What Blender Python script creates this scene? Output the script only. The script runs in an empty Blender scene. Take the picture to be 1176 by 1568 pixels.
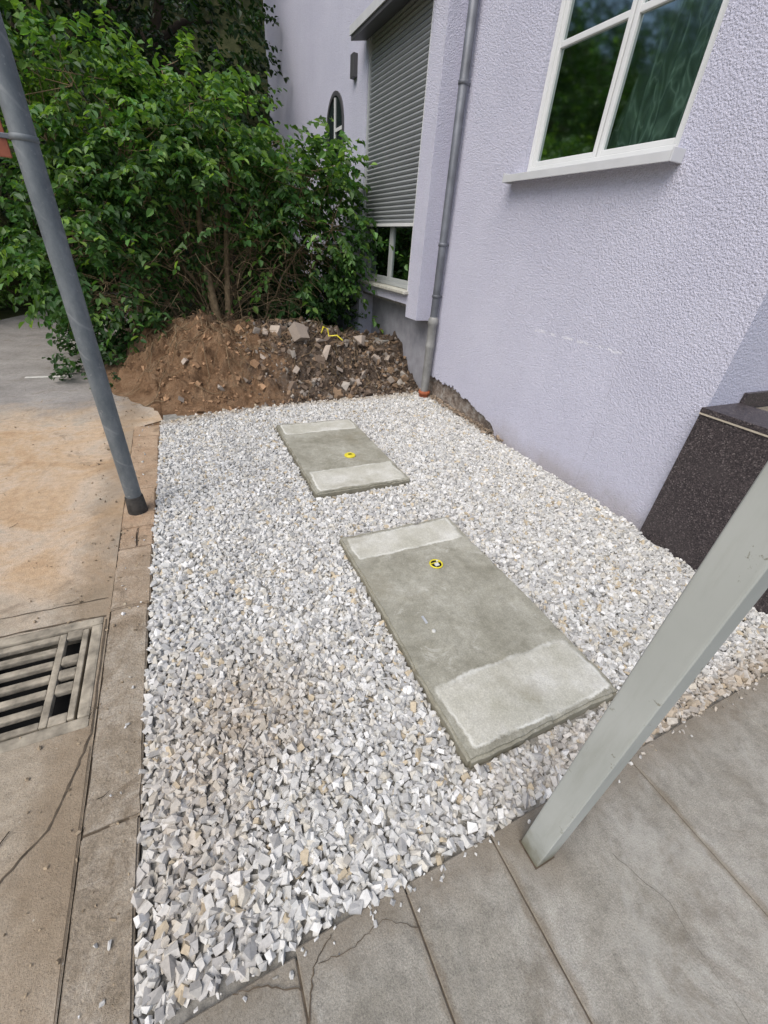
import bpy, bmesh, math, random
import numpy as np
from mathutils import Vector, Matrix, noise
random.seed(3); rng=np.random.default_rng(7)
scene=bpy.context.scene
rad=math.radians
# ---------------------------------------------------------------- helpers
def link(o,parent=None):
    bpy.context.collection.objects.link(o)
    if parent: o.parent=parent
    return o
def empty(name):
    o=bpy.data.objects.new(name,None); o.empty_display_size=.1; return link(o)
def mesh_np(name,verts,faces,mat=None,col=None,parent=None,smooth=False):
    me=bpy.data.meshes.new(name)
    faces=np.asarray(faces);F,k=faces.shape
    me.vertices.add(len(verts)); me.vertices.foreach_set('co',np.asarray(verts,np.float32).ravel())
    me.loops.add(F*k); me.loops.foreach_set('vertex_index',faces.astype(np.int32).ravel())
    me.polygons.add(F); me.polygons.foreach_set('loop_start',np.arange(0,F*k,k,dtype=np.int32))
    me.polygons.foreach_set('loop_total',np.full(F,k,np.int32))
    me.polygons.foreach_set('use_smooth',np.full(F,bool(smooth)))
    me.update(calc_edges=True); me.validate()
    if col is not None:
        a=me.color_attributes.new('Col','FLOAT_COLOR','POINT')
        c=np.ones((len(verts),4),np.float32); c[:,:3]=col; a.data.foreach_set('color',c.ravel())
    if mat: me.materials.append(mat)
    return link(bpy.data.objects.new(name,me),parent)
def mesh_py(name,verts,faces,mat=None,parent=None,smooth=False):
    me=bpy.data.meshes.new(name); me.from_pydata(verts,[],faces); me.update()
    if smooth:
        for p in me.polygons:p.use_smooth=True
    if mat: me.materials.append(mat)
    return link(bpy.data.objects.new(name,me),parent)
def box(name,x0,x1,y0,y1,z0,z1,mat,parent=None,bev=0,seg=2):
    bm=bmesh.new(); bmesh.ops.create_cube(bm,size=1)
    for v in bm.verts:
        v.co=Vector(((x0+x1)/2+v.co.x*(x1-x0),(y0+y1)/2+v.co.y*(y1-y0),(z0+z1)/2+v.co.z*(z1-z0)))
    if bev: bmesh.ops.bevel(bm,geom=bm.edges[:],offset=bev,segments=seg,affect='EDGES',profile=.6)
    me=bpy.data.meshes.new(name); bm.to_mesh(me); bm.free()
    me.materials.append(mat)
    return link(bpy.data.objects.new(name,me),parent)
def lathe(name,cx,cy,prof,mat,parent=None,n=28):
    vs=[];fs=[]
    for r,z in prof:
        for i in range(n):
            a=2*math.pi*i/n; vs.append((cx+r*math.cos(a),cy+r*math.sin(a),z))
    for j in range(len(prof)-1):
        for i in range(n):
            fs.append((j*n+i,j*n+(i+1)%n,(j+1)*n+(i+1)%n,(j+1)*n+i))
    fs.append(tuple(range((len(prof)-1)*n,len(prof)*n)))
    o=mesh_py(name,vs,fs,mat,parent)
    for p in o.data.polygons: p.use_smooth=len(p.vertices)==4
    return o
def tube_data(pts,radii,n=6):
    vs=[];fs=[]
    for i,p in enumerate(pts):
        d=(pts[min(i+1,len(pts)-1)]-pts[max(i-1,0)]).normalized()
        a=d.orthogonal().normalized(); b=d.cross(a)
        for k in range(n):
            t=2*math.pi*k/n; vs.append(p+(a*math.cos(t)+b*math.sin(t))*radii[i])
    for i in range(len(pts)-1):
        for k in range(n): fs.append((i*n+k,i*n+(k+1)%n,(i+1)*n+(k+1)%n,(i+1)*n+k))
    return vs,fs
class Tubes:
    def __init__(s): s.v=[];s.f=[]
    def add(s,pts,radii,n=6):
        v,f=tube_data([Vector(p) for p in pts],radii,n);o=len(s.v);s.v+=[tuple(x) for x in v];s.f+=[tuple(i+o for i in q) for q in f]
    def make(s,name,mat,parent=None): return mesh_py(name,s.v,s.f,mat,parent,True)
# ---------------------------------------------------------------- materials
class M:
    def __init__(s,name,rough=.9,spec=.3,metal=0):
        s.m=bpy.data.materials.new(name); s.m.use_nodes=True; s.nt=s.m.node_tree
        s.b=s.nt.nodes['Principled BSDF']; s.b.inputs['Roughness'].default_value=rough
        s.b.inputs['Specular IOR Level'].default_value=spec; s.b.inputs['Metallic'].default_value=metal
        s.geo=s.nt.nodes.new('ShaderNodeNewGeometry'); s.last=None
    def n(s,t,**k):
        x=s.nt.nodes.new(t)
        for a,b in k.items():
            if a in x.inputs: x.inputs[a].default_value=b
            else: setattr(x,a,b)
        return x
    def l(s,a,b): s.nt.links.new(a,b)
    @property
    def P(s): return s.geo.outputs['Position']
    def mapped(s,scale=(1,1,1),rot=(0,0,0)):
        x=s.n('ShaderNodeMapping'); x.inputs['Scale'].default_value=scale; x.inputs['Rotation'].default_value=rot
        s.l(s.P,x.inputs['Vector']); return x.outputs[0]
    def noise(s,scale,detail=4,rough=.55,vec=None,dist=0):
        x=s.n('ShaderNodeTexNoise',Scale=scale,Detail=detail,Roughness=rough,Distortion=dist); s.l(vec or s.P,x.inputs['Vector']); return x.outputs['Fac']
    def vor(s,scale,feature='F1',out='Distance',vec=None,rnd=1):
        x=s.n('ShaderNodeTexVoronoi',Scale=scale,Randomness=rnd); x.feature=feature; s.l(vec or s.P,x.inputs['Vector']); return x.outputs[out]
    def ramp(s,fac,stops,interp='LINEAR'):
        x=s.n('ShaderNodeValToRGB'); e=x.color_ramp; e.interpolation=interp
        while len(e.elements)<len(stops): e.elements.new(.5)
        for el,(p,c) in zip(e.elements,stops):
            el.position=p; el.color=(*c,1) if isinstance(c,tuple) else (c,c,c,1)
        s.l(fac,x.inputs[0]); return x.outputs[0]
    def mix(s,fac,a,b,mode='MIX'):
        x=s.n('ShaderNodeMix',data_type='RGBA',blend_type=mode)
        for sock,v in ((x.inputs[0],fac),(x.inputs[6],a),(x.inputs[7],b)):
            if isinstance(v,(int,float)): sock.default_value=v
            elif isinstance(v,tuple): sock.default_value=(*v,1)
            else: s.l(v,sock)
        return x.outputs[2]
    def math(s,op,a,b=0,clamp=False):
        x=s.n('ShaderNodeMath',operation=op,use_clamp=clamp)
        for i,v in enumerate((a,b)):
            if isinstance(v,(int,float)): x.inputs[i].default_value=v
            else: s.l(v,x.inputs[i])
        return x.outputs[0]
    def xyz(s):
        x=s.n('ShaderNodeSeparateXYZ'); s.l(s.P,x.inputs[0]); return x.outputs
    def sm(s,v,a,b):
        x=s.n('ShaderNodeMapRange',interpolation_type='SMOOTHSTEP'); s.l(v,x.inputs['Value'])
        x.inputs['From Min'].default_value=a; x.inputs['From Max'].default_value=b; return x.outputs[0]
    def near(s,v,c,w):
        return s.math('SUBTRACT',1,s.sm(s.math('ABSOLUTE',s.math('SUBTRACT',v,c)),w*.15,w))
    def color(s,c):
        if isinstance(c,tuple): s.b.inputs['Base Color'].default_value=(*c,1)
        else: s.l(c,s.b.inputs['Base Color'])
        return s
    def bump(s,h,strength=.5,dist=.01):
        x=s.n('ShaderNodeBump',Strength=strength,Distance=dist); s.l(h,x.inputs['Height'])
        if s.last is not None: s.l(s.last,x.inputs['Normal'])
        s.last=x.outputs[0]; s.l(s.last,s.b.inputs['Normal']); return s
def simple(name,c,rough=.8,spec=.3,metal=0,var=.15,scale=12,bscale=0,bd=.003):
    m=M(name,rough,spec,metal)
    f=m.noise(scale,4); lo=tuple(x*(1-var) for x in c); hi=tuple(min(1,x*(1+var)) for x in c)
    m.color(m.ramp(f,[(.3,lo),(.7,hi)]))
    if bscale: m.bump(m.noise(bscale,3),.5,bd)
    return m.m

def render_mat():
    m=M('roughcast_render',.95,.12)
    c=m.ramp(m.noise(.9,4),[(.3,(.625,.625,.745)),(.7,(.705,.705,.82))])
    X,Y,Z=m.xyz()
    h=m.math('ADD',Z,m.math('MULTIPLY',m.noise(3,5,.65),.4))
    c=m.mix(m.math('MULTIPLY',m.math('SUBTRACT',1,m.sm(h,.14,.45)),.7),c,(.40,.36,.35))
    stv=m.mapped((1,14,.6)); c=m.mix(m.math('MULTIPLY',m.sm(m.noise(1.5,4,.6,vec=stv),.5,.8),.12),c,(.5,.5,.55))
    c=m.mix(1,c,m.ramp(m.vor(80,out='Distance'),[(0,1.0),(.75,.86)]),'MULTIPLY')
    def rng_(v,a,b,w=.02): return m.math('MULTIPLY',m.sm(v,a,a+w),m.math('SUBTRACT',1,m.sm(v,b-w,b)))
    n=m.math('MULTIPLY',m.math('SUBTRACT',m.noise(7,4),.5),.04)
    Yn=m.math('ADD',Y,n);Zn=m.math('ADD',Z,n)
    patch=m.math('MULTIPLY',rng_(Yn,2.04,2.97,.05),m.math('SUBTRACT',1,m.sm(Zn,1.07,1.10)))
    top=m.math('MULTIPLY',m.near(Zn,1.09,.015),rng_(Yn,2.04,2.97))
    side=m.math('MULTIPLY',m.near(Yn,2.05,.010),m.math('SUBTRACT',1,m.sm(Zn,1.08,1.10)))
    c=m.mix(m.math('MULTIPLY',top,m.math('MULTIPLY',m.sm(m.noise(13,3),.42,.58),.55)),c,(.92,.92,.96))
    c=m.mix(m.math('MULTIPLY',side,m.math('MULTIPLY',m.sm(m.noise(6,3),.4,.6),.35)),c,(.36,.35,.40))
    dots=m.math('MULTIPLY',m.math('SUBTRACT',1,m.sm(m.vor(34),.10,.18)),m.math('MULTIPLY',patch,m.sm(m.noise(3,3),.42,.6))); c=m.mix(m.math('MULTIPLY',dots,.55),c,(.34,.33,.38))
    m.color(c)
    amp=m.math('SUBTRACT',1,m.math('MULTIPLY',patch,.28))
    hh=m.math('ADD',m.noise(85,3,.6),m.math('MULTIPLY',m.vor(105,'SMOOTH_F1'),-.5))
    m.bump(m.math('MULTIPLY',hh,amp),.7,.016)
    m.bump(m.noise(4,3),.25,.02)
    return m.m
MAT_WALL=render_mat()
MAT_WHITE=simple('white_window_frame',(.74,.75,.74),.35,.5,var=.04,scale=4)
MAT_SILL=simple('metal_sill_white',(.62,.63,.64),.4,.5,var=.06,scale=5)
MAT_STONE_SILL=simple('stone_sill',(.50,.49,.43),.8,var=.2,scale=20,bscale=60)
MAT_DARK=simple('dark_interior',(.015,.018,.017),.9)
MAT_HOOD=simple('dark_metal_hood',(.08,.08,.085),.5,.4,var=.1,scale=4)
MAT_FOUND=M('rough_foundation',.95); _f=MAT_FOUND.noise(14,6,.65)
MAT_FOUND.color(MAT_FOUND.ramp(_f,[(.3,(.12,.09,.07)),(.5,(.29,.24,.20)),(.7,(.48,.45,.41))])); MAT_FOUND.bump(_f,1,.05); MAT_FOUND=MAT_FOUND.m
MAT_RECESS=simple('grey_base_render',(.33,.33,.36),.9,var=.2,scale=6,bscale=60,bd=.01)
def glass_mat():
    m=bpy.data.materials.new('window_glass');m.use_nodes=True;nt=m.node_tree;nt.nodes.clear()
    o=nt.nodes.new('ShaderNodeOutputMaterial');mx=nt.nodes.new('ShaderNodeMixShader');t=nt.nodes.new('ShaderNodeBsdfTransparent');gl=nt.nodes.new('ShaderNodeBsdfGlossy')
    t.inputs[0].default_value=(.62,.74,.68,1);gl.inputs['Roughness'].default_value=.05;gl.inputs[0].default_value=(.36,.42,.41,1)
    lw=nt.nodes.new('ShaderNodeFresnel');lw.inputs[0].default_value=1.42
    nt.links.new(lw.outputs[0],mx.inputs[0]);nt.links.new(t.outputs[0],mx.inputs[1]);nt.links.new(gl.outputs[0],mx.inputs[2]);nt.links.new(mx.outputs[0],o.inputs[0])
    return m
MAT_GLASS=glass_mat()
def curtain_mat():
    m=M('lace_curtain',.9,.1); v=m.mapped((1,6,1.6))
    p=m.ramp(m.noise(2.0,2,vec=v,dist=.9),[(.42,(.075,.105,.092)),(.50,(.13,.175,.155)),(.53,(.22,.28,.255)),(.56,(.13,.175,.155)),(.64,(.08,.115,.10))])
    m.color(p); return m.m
MAT_CURT=curtain_mat()
def granite():
    m=M('polished_dark_granite',.45,.35)
    c=m.ramp(m.vor(170,out='Color'),[(.2,(.022,.019,.021)),(.5,(.052,.043,.045)),(.75,(.082,.066,.067)),(.93,(.20,.175,.17))])
    m.color(m.mix(m.math('MULTIPLY',m.sm(m.noise(3,3),.4,.8),.5),c,(.07,.06,.06))); return m.m
MAT_GRAN=granite()
def slab_mat(name,y0,y1,x0,x1,b0,b1):
    m=M(name,.92,.15); X,Y,Z=m.xyz()
    base=m.ramp(m.noise(3.4,7,.70,dist=.5),[(.28,(.225,.215,.165)),(.5,(.345,.335,.275)),(.72,(.46,.45,.385))])
    base=m.mix(.7,base,m.ramp(m.noise(22,6,.7),[(.3,.80),(.7,1.16)]),'MULTIPLY')
    grain=m.ramp(m.noise(160,2),[(.3,.82),(.7,1.1)])
    n=m.math('MULTIPLY',m.math('SUBTRACT',m.noise(7,6,.75),.5),.07)
    Yn=m.math('ADD',Y,n);Xn=m.math('ADD',X,n)
    inx=m.math('MULTIPLY',m.sm(Xn,x0+.03,x0+.055),m.math('SUBTRACT',1,m.sm(Xn,x1-.055,x1-.025)))
    bA=m.math('MULTIPLY',m.sm(Yn,y0+.025,y0+.045),m.math('SUBTRACT',1,m.sm(Yn,b0-.018,b0+.010)))
    bB=m.math('MULTIPLY',m.sm(Yn,b1-.010,b1+.018),m.math('SUBTRACT',1,m.sm(Yn,y1-.045,y1-.025)))
    mask=m.math('MULTIPLY',m.math('MAXIMUM',bA,bB),inx)
    inner=m.ramp(m.noise(4,7,.7),[(.3,(.42,.41,.335)),(.5,(.53,.52,.45)),(.72,(.69,.685,.635))])
    c=m.mix(mask,base,inner); c=m.mix(1,c,grain,'MULTIPLY')
    rim=m.math('MULTIPLY',mask,m.math('SUBTRACT',1,mask)); c=m.mix(m.math('MULTIPLY',m.math('MULTIPLY',rim,3.2,True),m.sm(m.noise(6,3),.3,.6)),c,(.74,.74,.68))
    blot=m.sm(m.noise(7,6,.78,dist=1),.56,.66); c=m.mix(m.math('MULTIPLY',m.math('MULTIPLY',blot,m.math('SUBTRACT',1,mask)),.5),c,(.54,.53,.47))
    wet=m.sm(m.noise(2.1,5,.65),.53,.66); c=m.mix(m.math('MULTIPLY',wet,.32),c,(.22,.195,.13))
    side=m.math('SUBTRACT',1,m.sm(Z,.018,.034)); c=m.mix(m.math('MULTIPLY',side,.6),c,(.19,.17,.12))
    m.color(c); m.bump(m.noise(90,3),.5,.003); m.bump(mask,.8,.004); m.bump(m.noise(6,3),.3,.01); return m.m
def path_mat():
    m=M('sandy_stained_path',.95,.12); X,Y,Z=m.xyz()
    grey=m.ramp(m.noise(2.0,7,.70,dist=.4),[(.3,(.265,.22,.165)),(.5,(.38,.325,.25)),(.7,(.49,.435,.355))])
    sand=m.ramp(m.noise(1.3,7,.70,dist=1.1),[(.32,(.45,.28,.15)),(.45,(.56,.395,.245)),(.55,(.60,.47,.345)),(.68,(.47,.42,.35))])
    far=m.ramp(m.noise(2.5,6,.66),[(.3,(.25,.235,.22)),(.7,(.38,.36,.34))])
    n=m.math('MULTIPLY',m.math('SUBTRACT',m.noise(1.1,6,.66,dist=.6),.5),2.4)
    Yn=m.math('ADD',Y,n)
    s=m.math('MULTIPLY',m.sm(Yn,1.5,2.4),m.math('SUBTRACT',1,m.sm(Yn,4.2,5.4)))
    c=m.mix(m.sm(Yn,4.2,5.4),grey,far); c=m.mix(m.math('MULTIPLY',s,.80),c,sand)
    c=m.mix(.75,c,m.ramp(m.noise(26,6,.75),[(.32,.72),(.5,1.0),(.7,1.18)]),'MULTIPLY')
    ag=m.ramp(m.noise(190,3,.8),[(.3,.62),(.5,1.0),(.75,1.28)]); c=m.mix(.85,c,ag,'MULTIPLY')
    st=m.sm(m.noise(3.2,8,.78,dist=1),.53,.66); c=m.mix(m.math('MULTIPLY',st,.52),c,(.185,.15,.11))
    k=m.near(m.math('ADD',X,m.math('MULTIPLY',m.math('SUBTRACT',m.noise(4,6,.75),.5),.45)),-.60,.2); c=m.mix(m.math('MULTIPLY',k,.5),c,(.235,.17,.105))
    c=m.mix(m.math('MULTIPLY',m.math('SUBTRACT',1,m.sm(m.vor(17),.02,.07)),.5),c,(.60,.55,.46))
    m.color(c); m.bump(m.noise(160,3,.75),.7,.006); m.bump(m.noise(9,6,.7),.5,.02); return m.m
MAT_PATH=path_mat()
def kerb_mat():
    m=M('kerb_concrete',.95,.12); X,Y,Z=m.xyz()
    c=m.ramp(m.noise(5,7,.76,dist=.5),[(.3,(.22,.175,.12)),(.48,(.37,.31,.235)),(.70,(.56,.50,.415))])
    n=m.math('MULTIPLY',m.math('SUBTRACT',m.noise(1.5,4),.5),2)
    c=m.mix(m.math('MULTIPLY',m.sm(m.math('ADD',Y,n),1.5,2.6),.75),c,m.ramp(m.noise(6,6,.7),[(.3,(.42,.265,.155)),(.7,(.62,.46,.32))]))
    c=m.mix(.85,c,m.ramp(m.noise(150,3,.78),[(.3,.62),(.7,1.22)]),'MULTIPLY')
    st=m.sm(m.noise(7,7,.78,dist=.7),.52,.64); c=m.mix(m.math('MULTIPLY',st,.55),c,(.16,.12,.08))
    m.color(c); m.bump(m.noise(35,6,.78),.9,.016); return m.m
MAT_KERB=kerb_mat()
JX=[0.0,.33,.65,1.31,1.97,2.63]
def pave_mat():
    m=M('paving_slab_concrete',.9,.25); X,Y,Z=m.xyz()
    c=m.ramp(m.noise(2.4,8,.70,dist=.5),[(.28,(.21,.195,.16)),(.5,(.30,.283,.243)),(.72,(.395,.38,.34))])
    c=m.mix(.85,c,m.ramp(m.noise(18,6,.75),[(.32,.72),(.5,1.0),(.7,1.2)]),'MULTIPLY')
    c=m.mix(.9,c,m.ramp(m.noise(230,3,.8),[(.28,.55),(.5,1.0),(.75,1.42)]),'MULTIPLY')
    st=m.sm(m.noise(1.6,8,.78,dist=1.3),.50,.66); c=m.mix(m.math('MULTIPLY',st,.5),c,(.44,.43,.39))
    dk=m.sm(m.noise(2.7,8,.76,dist=.6),.53,.68); c=m.mix(m.math('MULTIPLY',dk,.52),c,(.165,.14,.105))
    w=m.math('MULTIPLY',m.math('SUBTRACT',m.noise(14,5,.7),.5),.06); Xn=m.math('ADD',X,w)
    f=None
    for j in JX[:4]:
        q=m.near(Xn,j,.026); f=q if f is None else m.math('MAXIMUM',f,q)
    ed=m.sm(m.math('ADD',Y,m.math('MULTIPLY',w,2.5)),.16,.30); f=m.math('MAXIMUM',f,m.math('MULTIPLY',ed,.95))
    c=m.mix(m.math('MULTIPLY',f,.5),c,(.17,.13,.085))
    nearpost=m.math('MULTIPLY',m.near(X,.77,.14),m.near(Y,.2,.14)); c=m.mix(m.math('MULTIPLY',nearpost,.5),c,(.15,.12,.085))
    m.color(c); m.bump(m.noise(180,3,.78),.6,.005); m.bump(m.noise(10,6,.7),.4,.014); return m.m
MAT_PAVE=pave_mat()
MAT_JOINT=simple('joint_dirt',(.10,.078,.055),.95,var=.4,scale=30)
def stone_mat(name):
    m=M(name,.95,.1); a=m.n('ShaderNodeAttribute',attribute_name='Col')
    c=m.mix(.7,a.outputs['Color'],m.ramp(m.noise(90,4,.75),[(.3,.72),(.7,1.18)]),'MULTIPLY')
    m.color(c); return m.m
MAT_STONE=stone_mat('crushed_stone')
def soil_mat():
    m=M('excavated_soil',1,.05); X,Y,Z=m.xyz()
    o=m.ramp(m.noise(5,8,.78,dist=.4),[(.28,(.105,.062,.037)),(.45,(.28,.17,.098)),(.6,(.39,.255,.155)),(.75,(.50,.37,.255))])
    d=m.ramp(m.noise(9,8,.78),[(.3,(.045,.034,.026)),(.5,(.14,.105,.08)),(.72,(.30,.255,.21))])
    n=m.math('MULTIPLY',m.math('SUBTRACT',m.noise(2.2,7,.74),.5),2.2)
    k=m.sm(m.math('ADD',X,n),.60,1.20)
    k2=m.sm(m.math('ADD',Y,n),5.8,6.5)
    c=m.mix(m.math('MAXIMUM',k,k2),o,d); m.color(c)
    m.bump(m.noise(18,6,.8),1,.08); m.bump(m.noise(100,4,.75),.9,.010); return m.m
MAT_SOIL=soil_mat()
MAT_BED=simple('gravel_bed_dust',(.26,.25,.225),1,var=.3,scale=40,bscale=120,bd=.01)
MAT_GROUND=M('leaf_litter_ground',1,.1)
MAT_GROUND.color(MAT_GROUND.ramp(MAT_GROUND.noise(4,6,.7),[(.3,(.025,.03,.012)),(.55,(.05,.055,.025)),(.75,(.09,.075,.04))])); MAT_GROUND.bump(MAT_GROUND.noise(30,4),.8,.03); MAT_GROUND=MAT_GROUND.m
def leaf_mat(name,tr=.35):
    m=M(name,.45,.4); a=m.n('ShaderNodeAttribute',attribute_name='Col')
    m.color(a.outputs['Color']); nt=m.nt
    t=m.n('ShaderNodeBsdfTranslucent'); hs=m.mix(1,a.outputs['Color'],(1.7,1.8,.5),'MULTIPLY'); m.l(hs,t.inputs[0])
    mx=m.n('ShaderNodeMixShader'); mx.inputs[0].default_value=tr
    out=[n for n in nt.nodes if n.type=='OUTPUT_MATERIAL'][0]
    m.l(m.b.outputs[0],mx.inputs[1]); m.l(t.outputs[0],mx.inputs[2]); m.l(mx.outputs[0],out.inputs[0]); return m.m
MAT_LEAF=leaf_mat('green_leaves')
MAT_BARK=simple('bark',(.23,.17,.105),.95,.1,var=.35,scale=25,bscale=50,bd=.01)
MAT_BARKD=simple('dark_bark',(.05,.04,.03),.95,.1,var=.3,scale=8,bscale=30,bd=.02)
def pole_mat():
    m=M('weathered_galvanised_steel',.6,.35,.2)
    c=m.ramp(m.noise(9,6,.72,vec=m.mapped((1,1,.5))),[(.3,(.10,.117,.13)),(.5,(.155,.175,.188)),(.7,(.225,.245,.255))])
    X,Y,Z=m.xyz(); w=m.math('FRACT',m.math('MULTIPLY',m.math('ADD',m.math('ADD',Z,m.math('MULTIPLY',m.noise(4,3),.12)),m.math('MULTIPLY',X,1.0)),5.0)); c=m.mix(m.math('MULTIPLY',m.math('MULTIPLY',m.sm(w,.90,.94),m.sm(m.noise(7,3),.42,.6)),.5),c,(.27,.285,.29))
    c=m.mix(m.math('MULTIPLY',m.sm(m.noise(30,5,.7),.6,.68),.5),c,(.30,.31,.31))
    m.color(c); m.bump(m.noise(60,3),.25,.002); return m.m
MAT_POLE=pole_mat()
MAT_ZINC=simple('zinc_pipe',(.15,.16,.18),.5,.4,.3,var=.28,scale=6)
MAT_ZINC2=simple('cast_pipe_grey',(.27,.27,.26),.6,.3,.1,var=.25,scale=9)
_p=M('painted_steel_post',.5,.4); _c=_p.ramp(_p.noise(3,5),[(.3,(.39,.41,.38)),(.7,(.48,.50,.47))])
_X,_Y,_Z=_p.xyz(); _g=_p.math('SUBTRACT',1,_p.sm(_p.math('ADD',_Z,_p.math('MULTIPLY',_p.noise(18,5,.7),.18)),.08,.24))
_c=_p.mix(_p.math('MULTIPLY',_g,.85),_c,(.14,.13,.075)); _s=_p.sm(_p.noise(24,6,.8),.62,.67); _c=_p.mix(_p.math('MULTIPLY',_s,.75),_c,(.19,.18,.13))
_s=_p.sm(_p.noise(3,6,.7,vec=_p.mapped((6,6,.8))),.48,.75); _c=_p.mix(_p.math('MULTIPLY',_s,.35),_c,(.28,.285,.24)); _p.color(_c); MAT_POST=_p.m
MAT_IRON=simple('gully_iron_concrete',(.31,.275,.215),.9,.2,.0,var=.5,scale=14,bscale=70,bd=.006)
MAT_BLACK=simple('black_shade_and_plastic',(.008,.008,.008),1)  # painted depth shade under the grate, plain black on the caps
MAT_BITUMEN=simple('bitumen_sleeve',(.045,.042,.038),.7,var=.5,scale=20,bscale=40)
MAT_YEL=simple('yellow_plastic',(.72,.62,.04),.4,.5,var=.08)
MAT_WPL=simple('white_plastic',(.6,.6,.56),.5,var=.1)
MAT_TERRA=simple('terracotta_pipe',(.36,.11,.05),.7,var=.2,scale=20)
MAT_SHUT=simple('grey_shutter_slats',(.29,.305,.315),.45,.4,var=.06,scale=3)
MAT_PAINT=simple('white_road_paint',(.62,.61,.57),.8,var=.25,scale=20)
MAT_CONC=simple('concrete_block',(.30,.29,.265),.9,var=.3,scale=10,bscale=50)

# ---------------------------------------------------------------- ground, path, kerb
def sheet(name,poly,z,mat,parent=None):
    return mesh_py(name,[(x,y,z) for x,y in poly],[tuple(range(len(poly)))],mat,parent)
sheet('ground',[(-150,-150),(150,-150),(150,150),(-150,150)],-.09,MAT_GROUND)
path=empty('path')
def quad(n,x0,x1,y0,y1,z,mat,p): return sheet(n,[(x0,y0),(x1,y0),(x1,y1),(x0,y1)],z,mat,p)
KX=-.545
quad('path_near',-7,KX,-4,1.19,0,MAT_PATH,path)
quad('path_left',-7,-1.07,1.19,1.77,0,MAT_PATH,path)
sheet('path_far',[(-7,1.77),(KX,1.77),(KX,4.25),(-.30,4.40),(-.45,5.3),(-.8,6.0),(-1.0,7.4),(-1.0,9),(-.6,12),(0,16),(-1.7,16),(-2.3,11.8),(-2.9,10.1),(-4.2,8.5),(-7,7.5)],0,MAT_PATH,path)
quad('path_strip',-.567,KX,1.19,1.77,0,MAT_PATH,path)
quad('line_marking',-1.75,-1.28,6.13,6.19,.004,MAT_PAINT,path)
kerb=empty('kerb')
y=-1.2;i=0
def left_edge(y): return np.interp(y,[-1,.3,1.2,2.5,4.3],[-.385,-.385,-.38,-.36,-.32])
def rough_block(name,x0,x1,y0,y1,z1,bev):
    bm=bmesh.new(); bmesh.ops.create_cube(bm,size=1)
    for v in bm.verts: v.co=Vector(((x0+x1)/2+v.co.x*(x1-x0),(y0+y1)/2+v.co.y*(y1-y0),(z1-.12)/2+v.co.z*(z1+.12)))
    bmesh.ops.bevel(bm,geom=bm.edges[:],offset=bev,segments=2,affect='EDGES')
    bmesh.ops.subdivide_edges(bm,edges=[e for e in bm.edges if e.calc_length()>.12],cuts=16,use_grid_fill=True)
    for v in bm.verts:
        nv=noise.noise_vector(v.co*14)*.005+noise.noise_vector(v.co*45)*.003
        v.co.x+=nv.x;v.co.y+=nv.y*.5;v.co.z+=nv.z*.5
    me=bpy.data.meshes.new(name);bm.to_mesh(me);bm.free();me.materials.append(MAT_KERB)
    return link(bpy.data.objects.new(name,me),kerb)
while y<4.25:
    setts=1.8<y<2.5
    L=random.choice([.16,.22,.2]) if setts else random.choice([.5,.62,1.0])
    y2=min(y+L,4.28); xr=float(left_edge((y+y2)/2))
    dz=random.uniform(-.002,.003); g=.001
    if setts:
        xm=xr-.085
        rough_block('kerb_block_%d'%i,xm+.002,xr,y+g,y2-g,.004+dz,.007)
        rough_block('kerb_sett_%d'%i,KX+.002,xm-.002,y+g,y2-g,.002,.007)
    else: rough_block('kerb_block_%d'%i,KX+.002,xr,y+g,y2-g,.003+dz,.006)
    y=y2;i+=1
quad('kerb_joint',KX,-.39,-1.2,4.3,-.005,MAT_JOINT,kerb)
def crack(name,pts,w,z,parent,jit=.004):
    L=[];R=[];full=[]
    for a,b in zip(pts[:-1],pts[1:]):
        for t in np.linspace(0,1,9)[:-1]:
            full.append((a[0]+(b[0]-a[0])*t+random.uniform(-jit,jit),a[1]+(b[1]-a[1])*t+random.uniform(-jit,jit)))
    full.append(pts[-1])
    for k,(x,y) in enumerate(full):
        q=full[min(k+1,len(full)-1)];p=full[max(k-1,0)]
        d=Vector((q[0]-p[0],q[1]-p[1])).normalized();ww=w*random.uniform(.3,1)*.5
        L.append((x-d.y*ww,y+d.x*ww,z));R.append((x+d.y*ww,y-d.x*ww,z))
    n=len(full)
    mesh_py(name,L+R,[(k,k+1,n+k+1,n+k) for k in range(n-1)],MAT_JOINT,parent)
crack('path_crack',[(-.557,1.75),(-.556,1.15),(-.60,.98),(-.64,.86),(-.78,.72),(-.9,.63)],.009,.003,path,.003)
crack('path_seam',[(-1.4,1.93),(-.95,1.91),(-.56,1.90)],.008,.003,path)
crack('path_seam_b',[(-1.1,1.79),(-.72,1.785),(-.56,1.77)],.014,.003,path)
crack('kerb_seam',[(-.552,-.2),(-.55,.4),(-.552,1.1)],.004,.0045,path,.002)
gl=empty('drain_grate')
box('rim_far',-1.07,-.567,1.725,1.775,-.12,.004,MAT_IRON,gl,.01)
box('rim_near',-1.07,-.567,1.185,1.235,-.12,.004,MAT_IRON,gl,.01)
box('rim_right',-.612,-.567,1.2355,1.7245,-.12,.004,MAT_IRON,gl,.01)
box('rim_left',-1.07,-1.025,1.2355,1.7245,-.12,.004,MAT_IRON,gl,.01)
quad('pit_shade_sheet',-1.03,-.60,1.23,1.73,-.086,MAT_BLACK,gl)  # shallow sheet, its near-black colour stands in for a deep pit's shade
box('grate_side_r',-.646,-.622,1.245,1.715,-.03,.0,MAT_IRON,gl,.005)
box('grate_mid',-.735,-.708,1.245,1.715,-.03,-.001,MAT_IRON,gl,.005)
box('grate_side_l',-1.02,-.985,1.245,1.715,-.03,.0,MAT_IRON,gl,.005)
nb=7
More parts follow.
